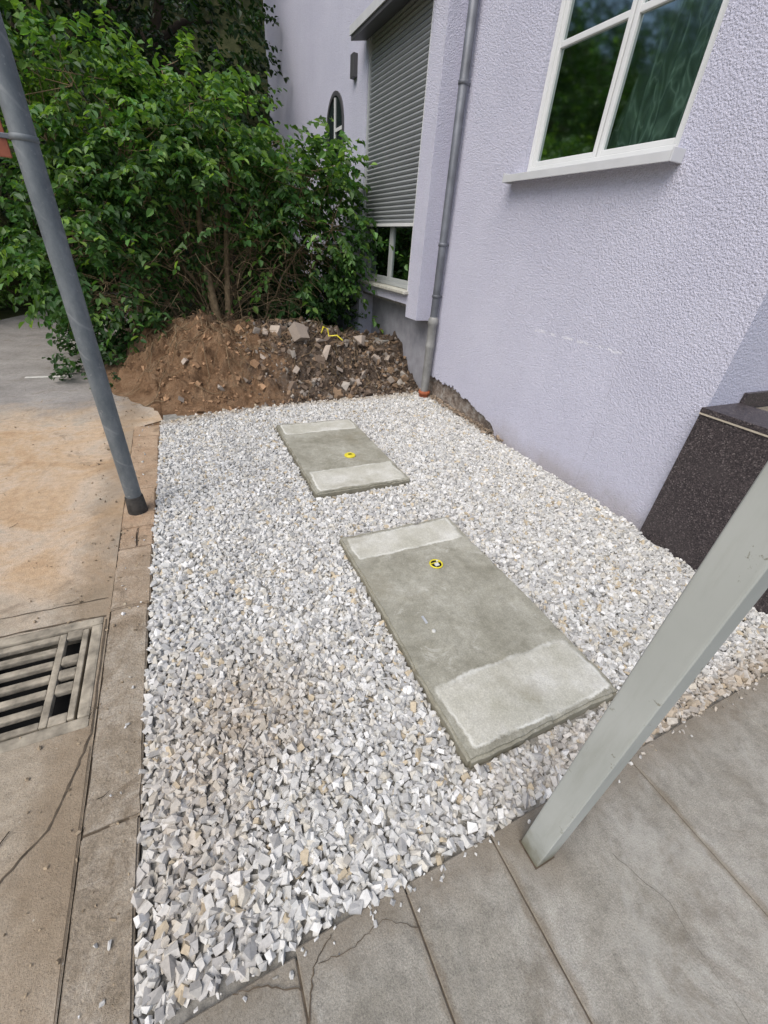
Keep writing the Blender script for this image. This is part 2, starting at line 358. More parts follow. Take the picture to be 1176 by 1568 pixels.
for k in range(nb):
    yy=1.245+.44*k/(nb-1)
    box('bar_%d'%k,-.985,-.735,yy,yy+.030,-.028,-.001,MAT_IRON,gl,.006)
    if k%2==0 or k==3: box('stub_%d'%k,-.708,-.646,yy-.006,yy+.040,-.028,-.002,MAT_IRON,gl,.007)
pav=empty('pavement')
xs=[-.36]+JX+[3.3]
for a in range(len(xs)-1):
    x0,x1=xs[a],xs[a+1]; rows=[.30,-.36,-1.02,-1.7]
    for r in range(3):
        y1,y0=rows[r],rows[r+1]; g=.0022 if x0<.6 else .0012
        ed=.0 if r else (-.01 if a==0 else random.uniform(-.006,.006))
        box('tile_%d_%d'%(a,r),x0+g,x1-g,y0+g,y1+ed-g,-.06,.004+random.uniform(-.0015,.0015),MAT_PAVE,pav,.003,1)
quad('paving_joint_fill',-.37,3.3,-1.7,.28,.0,MAT_JOINT,pav)
crack('crack_a',[(.10,.292),(.03,.24),(.0,.16),(-.03,.1),(-.04,.0)],.005,.0085,pav)
crack('crack_b',[(.0,.22),(-.09,.27),(-.16,.285)],.004,.0085,pav)
crack('crack_c',[(.33,.2),(.24,.26),(.15,.24),(.05,.25)],.0022,.0085,pav)
crack('crack_d',[(.99,.1),(1.05,-.05),(1.02,-.3)],.0015,.0085,pav)

# ---------------------------------------------------------------- stones: split, flat-faced fragments
def hull_variants(K):
    out=[]
    for k in range(K):
        bm=bmesh.new()
        ax=(1.0,random.uniform(.62,.85),random.uniform(.42,.68))
        pts=[]
        for sx in (-1,1):
            for sy in (-1,1):
                for sz in (-1,1):
                    if random.random()<.12: continue
                    pts.append((sx*random.uniform(.45,1.0),sy*random.uniform(.45,1.0),sz*random.uniform(.55,1.0)))
        if random.random()<.5: pts.append((random.choice((-1,1))*1.25,random.uniform(-.3,.3),random.uniform(-.3,.3)))
        while len(pts)<5: pts.append((random.uniform(-1,1),random.uniform(-1,1),random.uniform(-1,1)))
        for p in pts: bm.verts.new((p[0]*ax[0],p[1]*ax[1],p[2]*ax[2]))
        r=bmesh.ops.convex_hull(bm,input=bm.verts[:])
        junk=[g for g in r['geom_interior'] if isinstance(g,bmesh.types.BMVert)]
        if junk: bmesh.ops.delete(bm,geom=list(set(junk)),context='VERTS')
        bmesh.ops.triangulate(bm,faces=bm.faces[:]); bmesh.ops.recalc_face_normals(bm,faces=bm.faces[:]); bm.verts.index_update()
        V=np.array([v.co[:] for v in bm.verts]);F=np.array([[v.index for v in f.verts] for f in bm.faces]); bm.free()
        out.append((V*1.12,F))
    return out
VAR=hull_variants(40)
def rand_rot(n):
    q=rng.normal(size=(n,4)); q/=np.linalg.norm(q,axis=1)[:,None]; w,x,y,z=q.T
    return np.stack([np.stack([1-2*(y*y+z*z),2*(x*y-z*w),2*(x*z+y*w)],-1),np.stack([2*(x*y+z*w),1-2*(x*x+z*z),2*(y*z-x*w)],-1),np.stack([2*(x*z-y*w),2*(y*z+x*w),1-2*(x*x+y*y)],-1)],1)
def stones(name,pos,size,col,mat,parent=None):
    n=len(pos);var=rng.integers(0,len(VAR),n);Rm=rand_rot(n);Vs=[];Fs=[];Cs=[];off=0
    for k,(V,F) in enumerate(VAR):
        idx=np.where(var==k)[0]
        if not len(idx): continue
        P=np.einsum('nij,vj->nvi',Rm[idx],V)*size[idx][:,None,None]+pos[idx][:,None,:]
        Vs.append(P.reshape(-1,3)); Cs.append(np.repeat(col[idx],len(V),0))
        Fs.append((F[None]+(np.arange(len(idx))*len(V))[:,None,None]+off).reshape(-1,3)); off+=len(idx)*len(V)
    return mesh_np(name,np.concatenate(Vs),np.concatenate(Fs),mat,np.concatenate(Cs),parent)
def far_edge(x): return np.interp(x,[-.4,-.32,.2,.91,1.82,2.9],[4.25,4.33,4.51,4.61,4.67,4.73])
def layer(sp,z0,zr,smin,smax,logn=False):
    gx,gy=np.meshgrid(np.arange(-.42,2.92,sp),np.arange(.25,4.85,sp)); P=np.stack([gx.ravel(),gy.ravel()],1)
    P+=rng.uniform(-.5,.5,P.shape)*sp
    x,y=P.T
    ok=(x>left_edge(y)+.004)&(y>.308+.008*np.sin(x*17))&(y<far_edge(x)+rng.normal(0,.04,len(x)))
    ok&=np.where(y>3.15,x<2.90,np.where(y>1.37,x<2.835,x<2.775))
    for a in ((.70,1.51,.50,1.96),(.71,1.51,2.52,3.93)):
        ok&=~((x>a[0]-.006)&(x<a[1]+.006)&(y>a[2]-.006)&(y<a[3]+.006))
    P=P[ok];n=len(P)
    z=z0+rng.uniform(-zr,zr,n)+.008*np.sin(P[:,0]*3.1+1)*np.sin(P[:,1]*2.7)
    s=np.clip(rng.lognormal(math.log((smin+smax)/2),.30,n),smin*.7,smax*1.15) if logn else rng.uniform(smin,smax,n)
    return np.column_stack([P,z]),s
p1,s1=layer(.0225,-.013,.003,.0145,.0190)
p2,s2=layer(.0225,-.003,.005,.0100,.0190,True)
pos=np.concatenate([p1,p2]);siz=np.concatenate([s1,s2])
ns=150
strx=np.concatenate([rng.uniform(-.5,-.34,50),rng.uniform(-.3,2.7,100)]);stry=np.concatenate([rng.uniform(.3,4.3,50),.30-np.abs(rng.normal(0,.025,100))])
pal=np.array([(.60,.60,.575),(.69,.69,.67),(.51,.51,.50),(.62,.595,.53),(.78,.78,.76),(.41,.41,.40),(.56,.48,.35)])
pr=np.array([.27,.22,.19,.12,.09,.07,.04])
def gcols(pos):
    n=len(pos);c=pal[rng.choice(len(pal),n,p=pr)]*rng.uniform(.88,1.1,(n,1))
    x,y=pos[:,0],pos[:,1]
    d=.6*np.exp(-(((x-.02)/.26)**2+((y-1.02)/.26)**2))+.8*np.exp(-((y-.33)/.08)**2)*(x>1.3)+.5*np.exp(-(((x-1.1)/.35)**2+((y-.40)/.12)**2))+.45*np.exp(-(((x+.25)/.18)**2+((y-.7)/.5)**2))+.7*np.exp(-((y-far_edge(x))/.10)**2)+.7*np.exp(-((x-2.86)/.06)**2)*(y>3.0)
    d=np.clip(d*rng.uniform(.3,1.2,n)+.10*rng.random(n),0,.85)[:,None]
    return np.clip(c*(1-d)+np.array((.39,.315,.225))*rng.uniform(.8,1.2,(n,1))*d,0,.88)
spos=np.column_stack([strx,stry,np.full(ns,.008)]);ssz=rng.uniform(.003,.009,ns)
pos=np.concatenate([pos,spos]);siz=np.concatenate([siz,ssz])
gravel=stones('gravel_bed',pos,siz,gcols(pos),MAT_STONE)
sheet('gravel_bed_base',[(-.388,.28),(2.9,.28),(2.9,4.9),(-.30,4.6)],-.018,MAT_BED,gravel)

# ---------------------------------------------------------------- concrete slabs
def concrete_slab(x0,x1,y0,y1,b0,b1,nm):
    root=empty('concrete_slab')
    bm=bmesh.new(); bmesh.ops.create_cube(bm,size=1)
    for v in bm.verts: v.co=Vector(((x0+x1)/2+v.co.x*(x1-x0),(y0+y1)/2+v.co.y*(y1-y0),-.0325+v.co.z*.145))
    bmesh.ops.bevel(bm,geom=[e for e in bm.edges],offset=.011,segments=2,affect='EDGES')
    bmesh.ops.subdivide_edges(bm,edges=[e for e in bm.edges if e.calc_length()>.3],cuts=60,use_grid_fill=True)
    for v in bm.verts:
        ed=min(abs(v.co.x-x0),abs(v.co.x-x1),abs(v.co.y-y0),abs(v.co.y-y1))
        nv=noise.noise_vector(v.co*8)*.006+noise.noise_vector(v.co*30)*.004
        v.co.x+=nv.x;v.co.y+=nv.y;v.co.z+=nv.z*.4
        if ed<.02 and v.co.z>.02:
            ch=max(0,noise.noise(v.co*16)-.25)*.035; v.co.z-=ch
    me=bpy.data.meshes.new('slab_body');bm.to_mesh(me);bm.free();me.materials.append(slab_mat(nm,y0,y1,x0,x1,b0,b1))
    link(bpy.data.objects.new('slab_body',me),root); return root
def ring(parent,x,y,r,t,inner=True):
    bm=bmesh.new();vs=[];N,K=28,8
    for i in range(N):
        a=2*math.pi*i/N
        for k in range(K):
            b=2*math.pi*k/K; rr=r+t*math.cos(b); vs.append(bm.verts.new((x+rr*math.cos(a),y+rr*math.sin(a),.046+t*.8*math.sin(b))))
    for i in range(N):
        for k in range(K): bm.faces.new((vs[i*K+k],vs[((i+1)%N)*K+k],vs[((i+1)%N)*K+(k+1)%K],vs[i*K+(k+1)%K]))
    me=bpy.data.meshes.new('ring');bm.to_mesh(me);bm.free();me.materials.append(MAT_YEL)
    for p in me.polygons:p.use_smooth=True
    link(bpy.data.objects.new('cap_ring',me),parent)
    if inner:
        lathe('cap_hole',x,y,[(r-.001,.040),(r-.001,.0445)],MAT_BLACK,parent)
        box('cap_insert',x-.014,x+.012,y-.022,y+.002,.0445,.054,MAT_WPL,parent,.003)
        box('cap_insert_b',x+.010,x+.024,y+.014,y+.024,.0445,.052,MAT_WPL,parent,.003)
        box('cap_bridge',x-.03,x+.03,y+.005,y+.010,.0445,.052,MAT_YEL,parent,.002)
s1_=concrete_slab(.70,1.51,.50,1.96,.82,1.71,'slab_concrete_near')
ring(s1_,1.155,1.52,.037,.005)
lathe('small_plug',.885,1.085,[(.010,.036),(.010,.047),(.006,.048)],MAT_WPL,s1_,12)
box('label_strip',.872,.884,1.14,1.19,.0395,.0445,simple('grey_label',(.42,.44,.46),.6),s1_)
s2_=concrete_slab(.715,1.51,2.52,3.93,2.86,3.66,'slab_concrete_far')
ring(s2_,1.18,3.06,.040,.010,False)
lathe('cap_lid',1.18,3.06,[(.036,.040),(.036,.05),(.028,.055)],MAT_YEL,s2_)
box('cap_tab',1.165,1.195,3.055,3.066,.055,.06,MAT_BLACK,s2_)

# ---------------------------------------------------------------- soil mound
def sst(t): t=np.clip(t,0,1);return t*t*(3-2*t)
def mound_h(x,y):
    v=Vector((x,y,0))
    yf=float(far_edge(x))+.07*noise.noise(v*3)+.04*noise.noise(v*9)
    xl=float(np.interp(y,[4.4,5.0,6.0,9],[-.34,-.66,-1.15,-1.2]))+.10*noise.noise(v*4+Vector((0,0,5)))
    f=float(sst((y-yf+.10)/1.2)); l=float(sst((x-xl)/1.15))
    back=1-.45*float(sst((y-5.9)/1.2)); r=1-.28*float(sst((x-1.2)/1.5))
    far=1-float(sst((y-8.2)/1.2))
    h=.62*f*l*back*r*far
    rg=abs(noise.noise(v*4.5+Vector((3,1,5)))); r2=abs(noise.noise(v*10+Vector((7,1,5))))
    h+=(.12*noise.noise(v*2.2)+.10*noise.noise(v*5.5)-.12*rg-.07*r2+.065+.05*noise.noise(v*13)+.034*noise.noise(v*28))*min(1,h*7)
    return h
nx,ny=240,270
gx=np.linspace(-1.5,2.95,nx);gy=np.linspace(4.15,9.4,ny)
vs=[]
for yy in gy:
    for xx in gx:
        h=mound_h(xx,yy); vs.append((xx,yy,h-.03+(.022 if xx<-.32 else 0)))
fs=[(j*nx+i,j*nx+i+1,(j+1)*nx+i+1,(j+1)*nx+i) for j in range(ny-1) for i in range(nx-1)]
mound=mesh_py('soil_mound',vs,fs,MAT_SOIL,None,True)
N=11000
X=rng.uniform(-1.0,2.85,N);Y=rng.uniform(4.35,7.0,N)
keep=rng.random(N)<np.where(X+.35*np.sin(Y*5)>.8,.95,.32); X,Y=X[keep],Y[keep]
S_=np.clip(rng.lognormal(-4.30,.62,len(X)),.004,.062)*np.where(X>.7,1,.75)
hh_=np.array([mound_h(a,b) for a,b in zip(X,Y)]); on=(hh_>.02); X,Y,S_,hh_=X[on],Y[on],S_[on],hh_[on]
Z=hh_-.03+S_*.25
cc=np.array([(.25,.175,.115),(.29,.255,.22),(.18,.137,.105),(.38,.345,.30),(.115,.087,.066)])[rng.choice(5,len(X),p=[.35,.18,.27,.05,.15])]*rng.uniform(.8,1.2,(len(X),1))
cc=np.where((X+.3*rng.normal(size=len(X))<.7)[:,None],np.array((.35,.22,.13))*rng.uniform(.6,1.3,(len(X),1)),cc)
big=[(1.35,5.35,.13),(1.62,5.15,.09),(1.75,5.05,.06),(1.9,5.3,.08),(1.2,5.0,.05),(2.1,5.0,.06),(1.5,5.6,.07),(2.35,5.25,.07),(.95,5.5,.05),(2.2,5.5,.09),(1.4,4.9,.04),(-.1,4.75,.035),(.0,5.2,.045),(1.1,5.6,.09),(2.45,4.95,.05),(1.95,4.85,.045),(2.55,5.3,.06),(1.2,5.25,.06),(1.65,5.4,.07),(.6,4.95,.04),(.85,5.2,.045)]
X=np.append(X,[b[0] for b in big]);Y=np.append(Y,[b[1] for b in big]);S_=np.append(S_,[b[2] for b in big]);Z=np.append(Z,[mound_h(b[0],b[1])+b[2]*.15 for b in big])
cc=np.concatenate([cc,np.array([(.43,.365,.305)]*len(big))*rng.uniform(.65,1.15,(len(big),1))])
# crumbled render and earth along the open foundation
nf=520; fx=2.87-np.abs(rng.normal(0,.035,nf)); fy=rng.uniform(3.0,4.75,nf); fs_=np.clip(rng.lognormal(-4.8,.5,nf),.004,.022)
X=np.append(X,fx);Y=np.append(Y,fy);S_=np.append(S_,fs_);Z=np.append(Z,.012+rng.uniform(0,.02,nf))
cc=np.concatenate([cc,np.array([(.30,.235,.175)])*rng.uniform(.5,1.4,(nf,1))])
stones('rubble_stones',np.column_stack([X,Y,Z]),S_,cc,MAT_STONE,mound)
tw=Tubes()
for _ in range(240):
    x,y_=random.uniform(-.4,2.5),random.uniform(4.8,6.6);a=random.uniform(0,6.3);L=random.uniform(.1,.55);pts=[]
    for t in np.linspace(0,1,6):
        px,py=x+math.cos(a)*L*t+random.uniform(-.02,.02),y_+math.sin(a)*L*t+random.uniform(-.02,.02);pts.append((px,py,mound_h(px,py)-.01+random.uniform(0,.06)))
    r=random.uniform(.002,.006); tw.add(pts,[r*(1-.6*t) for t in np.linspace(0,1,6)],5)
tw.make('roots',MAT_BARK,mound)
tp=Tubes(); bz=mound_h(1.75,5.5)
tp.add([(1.66,5.45,bz+.05),(1.70,5.5,bz+.12),(1.76,5.5,bz+.09),(1.75,5.42,bz+.02),(1.84,5.36,bz+.04),(1.88,5.25,bz-.0)],[.009,.011,.009,.010,.009,.008],6)
tp.make('warning_tape',MAT_YEL,mound)
N=2600
X=rng.uniform(-2.6,-.40,N);Y=rng.uniform(.2,6.0,N);w=(rng.random(N)<np.exp(-(X+.48)**2/.12)+.10);w&=~((X<-.61)&(X>-1.03)&(Y>1.23)&(Y<1.73));X,Y=X[w],Y[w]
S_=np.clip(rng.lognormal(-5.75,.5,len(X)),.0012,.009)
stones('path_crumbs',np.column_stack([X,Y,S_*.4+.003]),S_,np.array([(.34,.27,.185)])*rng.uniform(.4,1.5,(len(X),1)),MAT_STONE,path)
t2=Tubes(); t2.add([(-.86,.73,.006),(-.80,.80,.008),(-.74,.90,.006)],[.003,.0025,.0015],5); t2.add([(-.80,.80,.006),(-.79,.86,.006)],[.002,.001],5)
for _ in range(22):
    x,y_=random.uniform(-1.6,-.42),random.uniform(.3,4);a=random.uniform(0,6.3);L=random.uniform(.02,.06)
    t2.add([(x,y_,.006),(x+math.cos(a)*L*.5,y_+math.sin(a)*L*.5,.009),(x+math.cos(a+.4)*L,y_+math.sin(a+.4)*L,.006)],[.0013,.0012,.0007],4)
t2.make('fallen_twigs',MAT_BARKD,path)

# ---------------------------------------------------------------- house
H=empty('house'); XW=2.84; XB=2.64; TOP=6.4
box('wall_right',XW,5.5,1.37,2.19,-.1,TOP,MAT_WALL,H)
box('wall_below_window',XW,3.1,2.19,3.16,-.1,2.17,MAT_WALL,H)
def ragged(name,ya,yb,ztop,x0,x1):
    ysr=list(np.arange(ya,yb,.02))+[yb]; bot=[]
    for yv in ysr:
        t=(yv-ya)/(yb-ya); z=.05+.21*min(1,t*1.8)**.6+.05*noise.noise(Vector((yv*9,1,0)))+.035*noise.noise(Vector((yv*28,4,0)))
        bot.append((yv,max(z,-.05)))
    bot[0]=(ya,-.02)
    poly=[(a,b) for a,b in bot]+[(yb,ztop),(ya,ztop)]
    n=len(poly); v=[(x0,a,b) for a,b in poly]+[(x1,a,b) for a,b in poly]
    f=[tuple(range(n))[::-1],tuple(range(n,2*n))]+[(i,(i+1)%n,n+(i+1)%n,n+i) for i in range(n)]
    o=mesh_py(name,v,f,MAT_WALL,H)
    bm=bmesh.new();bm.from_mesh(o.data);bmesh.ops.recalc_face_normals(bm,faces=bm.faces[:]);bm.to_mesh(o.data);bm.free()
ragged('wall_lower_ragged',3.16,4.76,2.17,XW,XW+.045)
box('foundation',XW+.05,3.1,3.16,4.76,-.2,2.1,MAT_FOUND,H)
box('wall_left_of_window',XW,3.1,3.55,4.76,2.17,TOP,MAT_WALL,H)
box('wall_above_window',XW,3.1,2.19,3.55,3.62,TOP,MAT_WALL,H)
W_=empty('window'); W_.parent=H
def win(x,y0,y1,z0,z1,fw,mull,trans,parent,mat=MAT_WHITE,cw=.035):
    box('frame_l',x,x+.07,y1-fw,y1,z0,z1,mat,parent,.004);box('frame_r',x,x+.07,y0,y0+fw,z0,z1,mat,parent,.004)
    box('frame_b',x+.001,x+.07,y0+fw,y1-fw,z0,z0+fw,mat,parent,.004);box('frame_t',x+.001,x+.07,y0+fw,y1-fw,z1-fw,z1,mat,parent,.004)
    ys=[y0+fw]+mull+[y1-fw]
    for i in range(len(ys)-1):
        a,b=ys[i]+(.004 if i else 0),ys[i+1]-(.004 if i<len(ys)-2 else 0); c,d=z0+fw,z1-fw
        X0,X1=x+.012,x+.06
        box('casement_r',X0,X1,a,a+cw,c,d,mat,parent,.006);box('casement_l',X0,X1,b-cw,b,c,d,mat,parent,.006)
        box('casement_b',X0+.001,X1,a+cw,b-cw,c,c+cw,mat,parent,.006);box('casement_t',X0+.001,X1,a+cw,b-cw,d-cw,d,mat,parent,.006)
        for t in trans: box('muntin',X0+.003,X1-.002,a+cw,b-cw,t-.018,t+.018,mat,parent,.005)
        mesh_py('glass',[(x+.035,a+cw,c+cw),(x+.035,b-cw,c+cw),(x+.035,b-cw,d-cw),(x+.035,a+cw,d-cw)],[(0,1,2,3)],MAT_GLASS,parent)
win(XW+.035,2.192,3.548,2.20,3.618,.04,[2.85],[2.93],W_)
vs=[];K=160
for i in range(K+1):
    yy=2.2+1.34*i/K; xx=XW+.17+.022*math.sin(i*.62)+.012*math.sin(i*.23+1)
    vs+=[(xx,yy,2.2),(xx+.004*math.sin(i),yy,3.6)]
mesh_py('curtain',vs,[(2*i,2*i+2,2*i+3,2*i+1) for i in range(K)],MAT_CURT,W_,True)
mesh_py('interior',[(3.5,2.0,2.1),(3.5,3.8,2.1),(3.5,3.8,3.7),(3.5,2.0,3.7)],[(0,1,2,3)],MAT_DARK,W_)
box('sill_plate',XW-.095,XW+.04,2.14,3.66,2.172,2.184,MAT_SILL,W_,.003)
box('sill_lip',XW-.105,XW-.0955,2.14,3.66,2.135,2.186,MAT_SILL,W_,.003)
box('sill_end_r',XW-.105,XW-.001,2.128,2.1395,2.135,2.20,MAT_SILL,W_,.003)
box('sill_end_l',XW-.105,XW-.001,3.6605,3.672,2.135,2.20,MAT_SILL,W_,.003)
box('bay_strip',XB,XW+.26,4.762,5.05,.88,TOP,MAT_WALL,H)
box('bay_below',XB,XW+.1,5.05,6.64,1.02,1.13,MAT_WALL,H)
box('bay_above',XB,XW+.26,5.05,6.64,3.70,TOP,MAT_WALL,H)
box('bay_floor',XB+.06,3.1,5.05,6.64,.98,1.019,MAT_CONC,H)
box('recess_wall',XW+.03,3.2,4.762,6.64,-.2,.975,MAT_RECESS,H)
box('wall_far',XB,3.2,6.64,12.4,-.2,TOP,MAT_WALL,H)
box('roof_eave',XB-.30,8,1.0,12.8,TOP,TOP+.12,MAT_HOOD,H)
box('rear_mass',5.0,9,2.2,12.4,-.2,TOP,MAT_WALL,H)
B=empty('shutter_window');B.parent=H
box('stone_sill',XB-.07,XB+.15,5.02,6.67,1.132,1.165,MAT_STONE_SILL,B,.005)
MAT_GW=simple('grey_white_frame',(.42,.44,.44),.4,.4,var=.05)
win(XB+.09,5.06,6.63,1.17,3.2,.045,[5.85],[],B,MAT_GW,.045)
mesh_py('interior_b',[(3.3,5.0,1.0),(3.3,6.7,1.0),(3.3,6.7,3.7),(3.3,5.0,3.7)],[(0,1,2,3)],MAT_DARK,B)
box('guide_r',XB+.012,XB+.055,5.052,5.088,1.166,3.69,MAT_WHITE,B,.003);box('guide_l',XB+.012,XB+.055,6.60,6.638,1.166,3.69,MAT_GW,B,.003)
vs=[];z=1.86;xs0=XB+.045;prof=[]
while z<3.68:
    for t,dx in ((0,.006),(.12,-.008),(.5,-.018),(.84,-.012),(.92,.008)): prof.append((xs0+dx,z+t*.046))
    z+=.046
for (x,z) in prof: vs+=[(x,5.089,z),(x,6.599,z)]
mesh_py('shutter_slats',vs,[(2*i,2*i+1,2*i+3,2*i+2) for i in range(len(prof)-1)],MAT_SHUT,B)
box('shutter_end_bar',XB+.022,XB+.05,5.089,6.599,1.825,1.858,MAT_WHITE,B,.004)
hv=[(XB-.001,5.0,3.90),(XB-.20,5.0,3.72),(XB-.20,5.0,3.62),(XB-.001,5.0,3.66)]
hv+=[(x,6.70,z) for x,_,z in hv]
mesh_py('shutter_hood',hv,[(0,1,2,3),(7,6,5,4),(0,4,5,1),(1,5,6,2),(2,6,7,3),(3,7,4,0)],MAT_HOOD,B)
box('hood_drip_edge',XB-.215,XB-.201,4.98,6.72,3.66,3.74,MAT_SILL,B,.003)
A=empty('arched_window');A.parent=H
def arch(name,yc,z0,zs,r,x0,x1,mat,r2=None):
    N=16; outer=[(yc-r,z0),(yc+r,z0)]+[(yc+r*math.cos(t),zs+r*math.sin(t)) for t in np.linspace(0,math.pi,N)]
    n=len(outer)
    if r2 is None:
        v=[(x0,a,b) for a,b in outer];return mesh_py(name,v,[tuple(range(n))],mat,A)
    inner=[(yc-r2,z0+(r-r2)),(yc+r2,z0+(r-r2))]+[(yc+r2*math.cos(t),zs+r2*math.sin(t)) for t in np.linspace(0,math.pi,N)]
    v=[(x0,a,b) for a,b in outer]+[(x0,a,b) for a,b in inner]+[(x1,a,b) for a,b in outer]+[(x1,a,b) for a,b in inner];f=[]
    for i in range(n):
        j=(i+1)%n; f+=[(i,j,n+j,n+i),(i,2*n+i,2*n+j,j),(n+i,n+j,3*n+j,3*n+i)]
    return mesh_py(name,v,f,mat,A)
MAT_DG=M('dark_glass',.06,.6).color((.02,.03,.03)).m
arch('arch_glass',7.85,2.35,3.04,.36,XB-.004,0,MAT_DG)
arch('arch_frame',7.85,2.33,3.04,.39,XB-.02,XB+.01,MAT_HOOD,.34)
box('arch_mullion',XB-.018,XB-.0045,7.83,7.87,2.36,3.36,MAT_WHITE,A);box('arch_transom',XB-.017,XB-.005,7.5,7.829,2.98,3.02,MAT_WHITE,A)
box('arch_sill',XB-.08,XB-.001,7.42,8.28,2.28,2.325,MAT_SILL,A)
box('vent_box',XB-.06,XB-.001,6.98,7.10,3.40,3.62,MAT_HOOD,H,.005)
box('light_well',2.05,2.80,5.75,6.3,.1,.46,MAT_CONC,H,.015)
G=empty('granite_low_wall')
box('cheek_panel',2.782,3.05,-1.5,1.366,-.1,.895,MAT_GRAN,G,.003)
box('mortar_joint',2.772,3.04,-1.5,1.364,.896,.906,simple('beige_mortar',(.50,.44,.35),.9),G)
box('cap_stone',2.770,3.16,-1.5,1.366,.907,.937,MAT_GRAN,G,.004)
box('skirting',3.165,5.4,1.345,1.368,.901,1.0,MAT_GRAN,G,.002)
box('landing',3.17,5.4,-1.5,1.34,.3,.90,MAT_PAVE,G)
D=empty('drain_pipe')
px,py=2.765,4.56
lathe('upper_pipe',px,py,[(.043,.93),(.043,TOP-.01)],MAT_ZINC,D)
lathe('standing_pipe',px,py,[(.052,.06),(.052,.60),(.056,.61),(.056,.64),(.052,.65),(.052,.86),(.060,.87),(.060,.925),(.049,.935),(.047,.95)],MAT_ZINC2,D)
lathe('clay_socket',px,py,[(.062,-.05),(.062,.035),(.075,.04),(.075,.075),(.056,.078)],MAT_TERRA,D)
for zz in (1.15,1.65,2.9):
    lathe('collar',px,py,[(.0435,zz),(.050,zz+.004),(.050,zz+.03),(.0435,zz+.034)],MAT_ZINC,D)
    box('bracket',px+.03,XW+.0,py-.008,py+.008,zz+.008,zz+.026,MAT_ZINC,D)
# ---------------------------------------------------------------- pole + sign
P=empty('sign_pole')
bx,by=-.455,2.72
lathe('pole_tube',bx,by,[(.047,.1),(.047,1.93),(.0465,1.935),(.0465,4.6),(.03,4.62)],MAT_POLE,P,36)
lathe('base_sleeve',bx,by,[(.062,-.02),(.058,.02),(.0535,.115),(.048,.125)],MAT_BITUMEN,P,32)
for zz in (1.86,2.25): 
    lathe('clamp',bx,by,[(.0475,zz),(.051,zz+.002),(.051,zz+.020),(.0475,zz+.022)],MAT_POLE,P,32)
    box('clamp_bolt',bx-.085,bx-.045,by-.012,by+.012,zz+.002,zz+.020,MAT_ZINC,P,.003)
box('sign_plate',bx-.40,bx-.062,by-.006,by+.006,1.80,2.3,simple('red_sign',(.26,.085,.05),.4,var=.3),P,.003)
box('sign_band',bx-.39,bx-.07,by-.0085,by-.0065,1.98,2.02,MAT_YEL,P)
Q=empty('canopy_post')
a0,a1,b0,b1=.730,.802,.172,.247
box('post_tube',a0,a1,b0,b1,.0085,2.5,MAT_POST,Q,.006,3)
box('base_seal',a0-.003,a1+.003,b0-.003,b1+.003,.006,.0095,MAT_JOINT,Q)
box('head_plate',a0-.03,a1+.03,b0-.03,b1+.03,2.5,2.512,MAT_POST,Q,.003)

# ---------------------------------------------------------------- foliage
def nrm(a): return a/np.maximum(np.linalg.norm(a,axis=-1,keepdims=True),1e-6)
def leaf_geo(P,A,N_,L,Wd,C):
    n=len(P); S=nrm(np.cross(A,N_)); N2=nrm(np.cross(S,A)); L=L[:,None];Wd=Wd[:,None]
    fold=.22*Wd
    v=np.stack([P,P+A*L*.32+S*Wd*.5+N2*fold,P+A*L*.68+S*Wd*.40+N2*fold*.6-N2*L*.03,P+A*L-N2*L*.14,P+A*L*.68-S*Wd*.40+N2*fold*.6-N2*L*.03,P+A*L*.32-S*Wd*.5+N2*fold],1)
    f=np.array([[0,1,2,3],[0,3,4,5]])[None]+(np.arange(n)*6)[:,None,None]
    return v.reshape(-1,3),f.reshape(-1,4),np.repeat(C,6,0)
def spray(name,P0,D0,length,k,L,ratio,base,var,parent,droop=.35,mat=MAT_LEAF,hi=None,hz=None):
    m=len(P0); t=np.tile(np.linspace(.1,1,k),(m,1))+rng.uniform(-.05,.05,(m,k))
    D=nrm(D0)[:,None,:]; ln=length[:,None,None]
    P=P0[:,None,:]+D*t[...,None]*ln+np.array([0,0,-1])*(t[...,None]**2)*ln*droop*.6
    side=nrm(np.cross(D0,np.array([0,0,1.])+rng.normal(0,.15,(m,3))))[:,None,:]*np.where(np.arange(k)%2,1,-1)[None,:,None]
    A=nrm(D*.55+side*.9+np.array([0,0,-1])*droop+rng.normal(0,.32,(m,k,3)))
    Nn=nrm(np.array([0,0,1.])+rng.normal(0,.42,(m,k,3)))
    n=m*k; LL=L*rng.uniform(.55,1.15,n)
    tone=np.repeat(rng.uniform(.65,1.3,m),k)*rng.uniform(.75,1.25,n)
    C=np.array(base)[None]*tone[:,None]; C=C*(1+rng.normal(0,var,(n,1)))*(1+rng.normal(0,.06,(n,3)))
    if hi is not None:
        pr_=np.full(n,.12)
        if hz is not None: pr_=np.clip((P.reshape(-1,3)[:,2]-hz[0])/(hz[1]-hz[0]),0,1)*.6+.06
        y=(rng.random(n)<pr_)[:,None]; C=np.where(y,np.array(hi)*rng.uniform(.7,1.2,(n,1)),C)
    v,f,c=leaf_geo(P.reshape(-1,3),A.reshape(-1,3),Nn.reshape(-1,3),LL,LL*ratio,np.clip(C,.004,1))
    return mesh_np(name,v,f,mat,c,parent)
